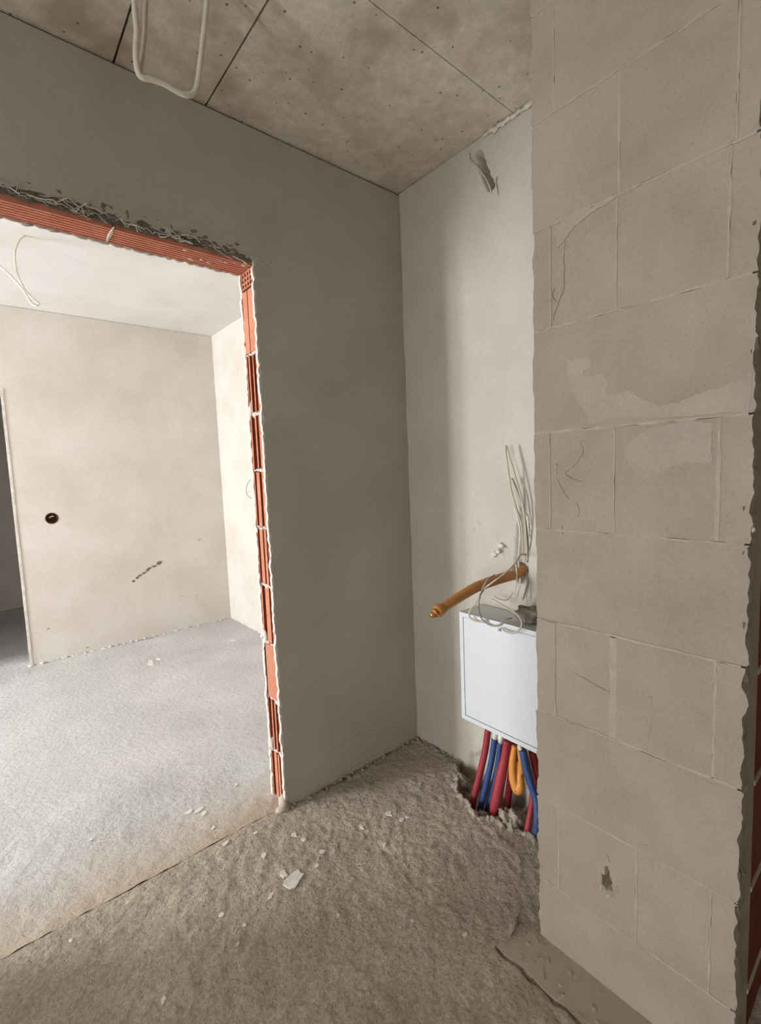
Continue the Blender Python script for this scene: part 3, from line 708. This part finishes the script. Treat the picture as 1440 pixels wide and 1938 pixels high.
# ceiling loop in the near room (hangs from the slab)
G2 = 'cable hanging from the concrete ceiling'
base = np.array(at(262, 120, z=2.27)); YH = base[1]
def hang(u, v): return at(u, v, y=YH)
l0 = np.array(hang(254, 0)); 
pts = [(l0[0]-.02, YH-.03, H+.005), (l0[0]-.006, YH-.01, H-.10), hang(252,-20), hang(256,30), hang(259,60), hang(257,100), hang(260,132), hang(268,146), hang(286,150), hang(312,160), hang(340,176), hang(357,180), hang(369,172), hang(375,150), hang(380,110), hang(387,50), hang(392,0), hang(396,-30)]
l1 = np.array(pts[-1]); pts += [(l1[0]+.004, YH, H-.10), (l1[0]+.01, YH, H+.005)]
tag(MB().tube(pts, .0062, 10, 6).build('cable', M['cable_white'], smooth=True), 'thick white cable hanging in a square loop from the concrete ceiling', 'cable', G2)
off = np.array([0, .05, 0]); 
p2 = [at(276,-30,y=YH+.03), at(275,20,y=YH+.03), at(273,70,y=YH+.025), at(267,120,y=YH+.015), at(264,140,y=YH+.008)]
t0 = np.array(p2[0]); p2 = [(t0[0], t0[1], H+.005)]+p2
tag(MB().tube(p2, .0050, 8, 6).build('cable', M['cable'], smooth=True), 'second greyish cable strand behind the square white loop', 'cable', G2)
# far room ceiling wires
q0 = at(47, 446, z=H+.003); yh = q0[1]
tag(MB().tube([q0, at(36,456,y=yh), at(28,480,y=yh-.02), at(32,515,y=yh-.05), at(45,545,y=yh-.06), at(60,563,y=yh-.07), at(74,575,y=yh-.07), at(68,579,y=yh-.08)], .0050, 7, 6).build('cable', M['cable_white'], smooth=True),
    'thin white wire curving down from the white ceiling beyond the opening', 'cable', 'wires from the white ceiling')
q1 = at(-60, 470, z=H+.003)
tag(MB().tube([q1, at(-30,480,y=yh-.02), at(0,504,y=yh-.04), at(25,527,y=yh-.06), at(45,550,y=yh-.08), at(58,572,y=yh-.09), at(67,578,y=yh-.09)], .0055, 7, 6).build('cable', M['cable_white'], smooth=True),
    'straighter white wire slanting in from the left edge to the curved wire', 'cable', 'wires from the white ceiling')
# wire by the jamb
tag(MB().tube([at(474,908,y=.121), at(469,914,y=.15), at(466,925,y=.16), at(468,937,y=.15), at(475,943,y=.121)], .0014, 6, 6).build('wire_loop', M['cable_grey'], smooth=True),
    'tiny grey wire loop at the edge of the brick jamb', 'wire')
# wire ends at the top of the niche
cable('cable', [(888,290,'x',.0),(889,302,'x',-.012),(894,307,'x',-.014),(905,318,'x',-.014),(918,336,'x',-.012),(926,352,'x',-.008),(931,368,'x',.0)], .0026, 'cable', 'thin pale wire half plastered over below the ceiling in the niche', group='wires plastered into the niche')
cable('cable', [(940,334,'x',.003),(938,345,'x',-.005),(941,360,'x',-.004),(943,374,'x',.001)], .0022, 'cable', 'short wire stub right of the gouge below the ceiling', group='wires plastered into the niche')

# ------------------------------------------------------------------ loose lumps
def chunk(name, c, r, seed, mat, label, cat, sub=3, amp=.3, fr=1.6):
    return tag(MB().lump(c, r, seed, sub, amp, fr).build(name, M[mat], smooth=True), label, cat)
x, y, z = at(1003, 1143, x=-.075)
chunk('mortar_lump', (x, y, CZ1+.034), (.045, .055, .028), 21, 'mortar', 'grey mortar lump lying on top of the white cabinet', 'rubble')
x, y, z = at(972, 1532, z=.01)
chunk('rubble_chunk', (-.155, -.665, .000), (.036, .045, .042), 23, 'screed', 'brown-grey chunk of broken screed in front of the thick red pipe', 'rubble', amp=.38, fr=2.6, sub=4)
chunk('rubble_chunk', (-.10, -.375, -.02), (.03, .03, .045), 26, 'screed', 'broken screed edge piece left of the pipes', 'rubble', amp=.4, fr=2.6, sub=4)
chunk('rubble_chunk', (-.19, -.55, -.035), (.022, .04, .03), 27, 'screed', 'small broken lump at the feet of the blue pipes', 'rubble', amp=.4, fr=2.6, sub=4)
x, y, z = at(972, 1753, z=.008)
tag(MB().tube([(x-.03, y-.004, .008), (x, y, .011), (x+.026, y+.006, .010)], [.006,.010,.006], 7, 4).build('mortar_lump', M['screed'], smooth=True), 'small elongated mortar lump on the screed at the foot of the pier', 'rubble')
cr = MB()
for i in range(170):
    if i < 70: x = XJ+(-XJ)*random.random(); y = -.004-.02*random.random()**2
    elif i < 120: x = -.004-.02*random.random()**2; y = -.30*random.random()
    else: x = A-.004-.13*random.random(); y = -.95-.6*random.random()
    r_ = random.uniform(.0025, .008); cr.lump((x, y, r_*.3+-.001), (r_, r_*1.2, r_*.8), i, 1, .5)
cr.build('floor_crumbs', M['screed'], floor_front, kind='stuff')
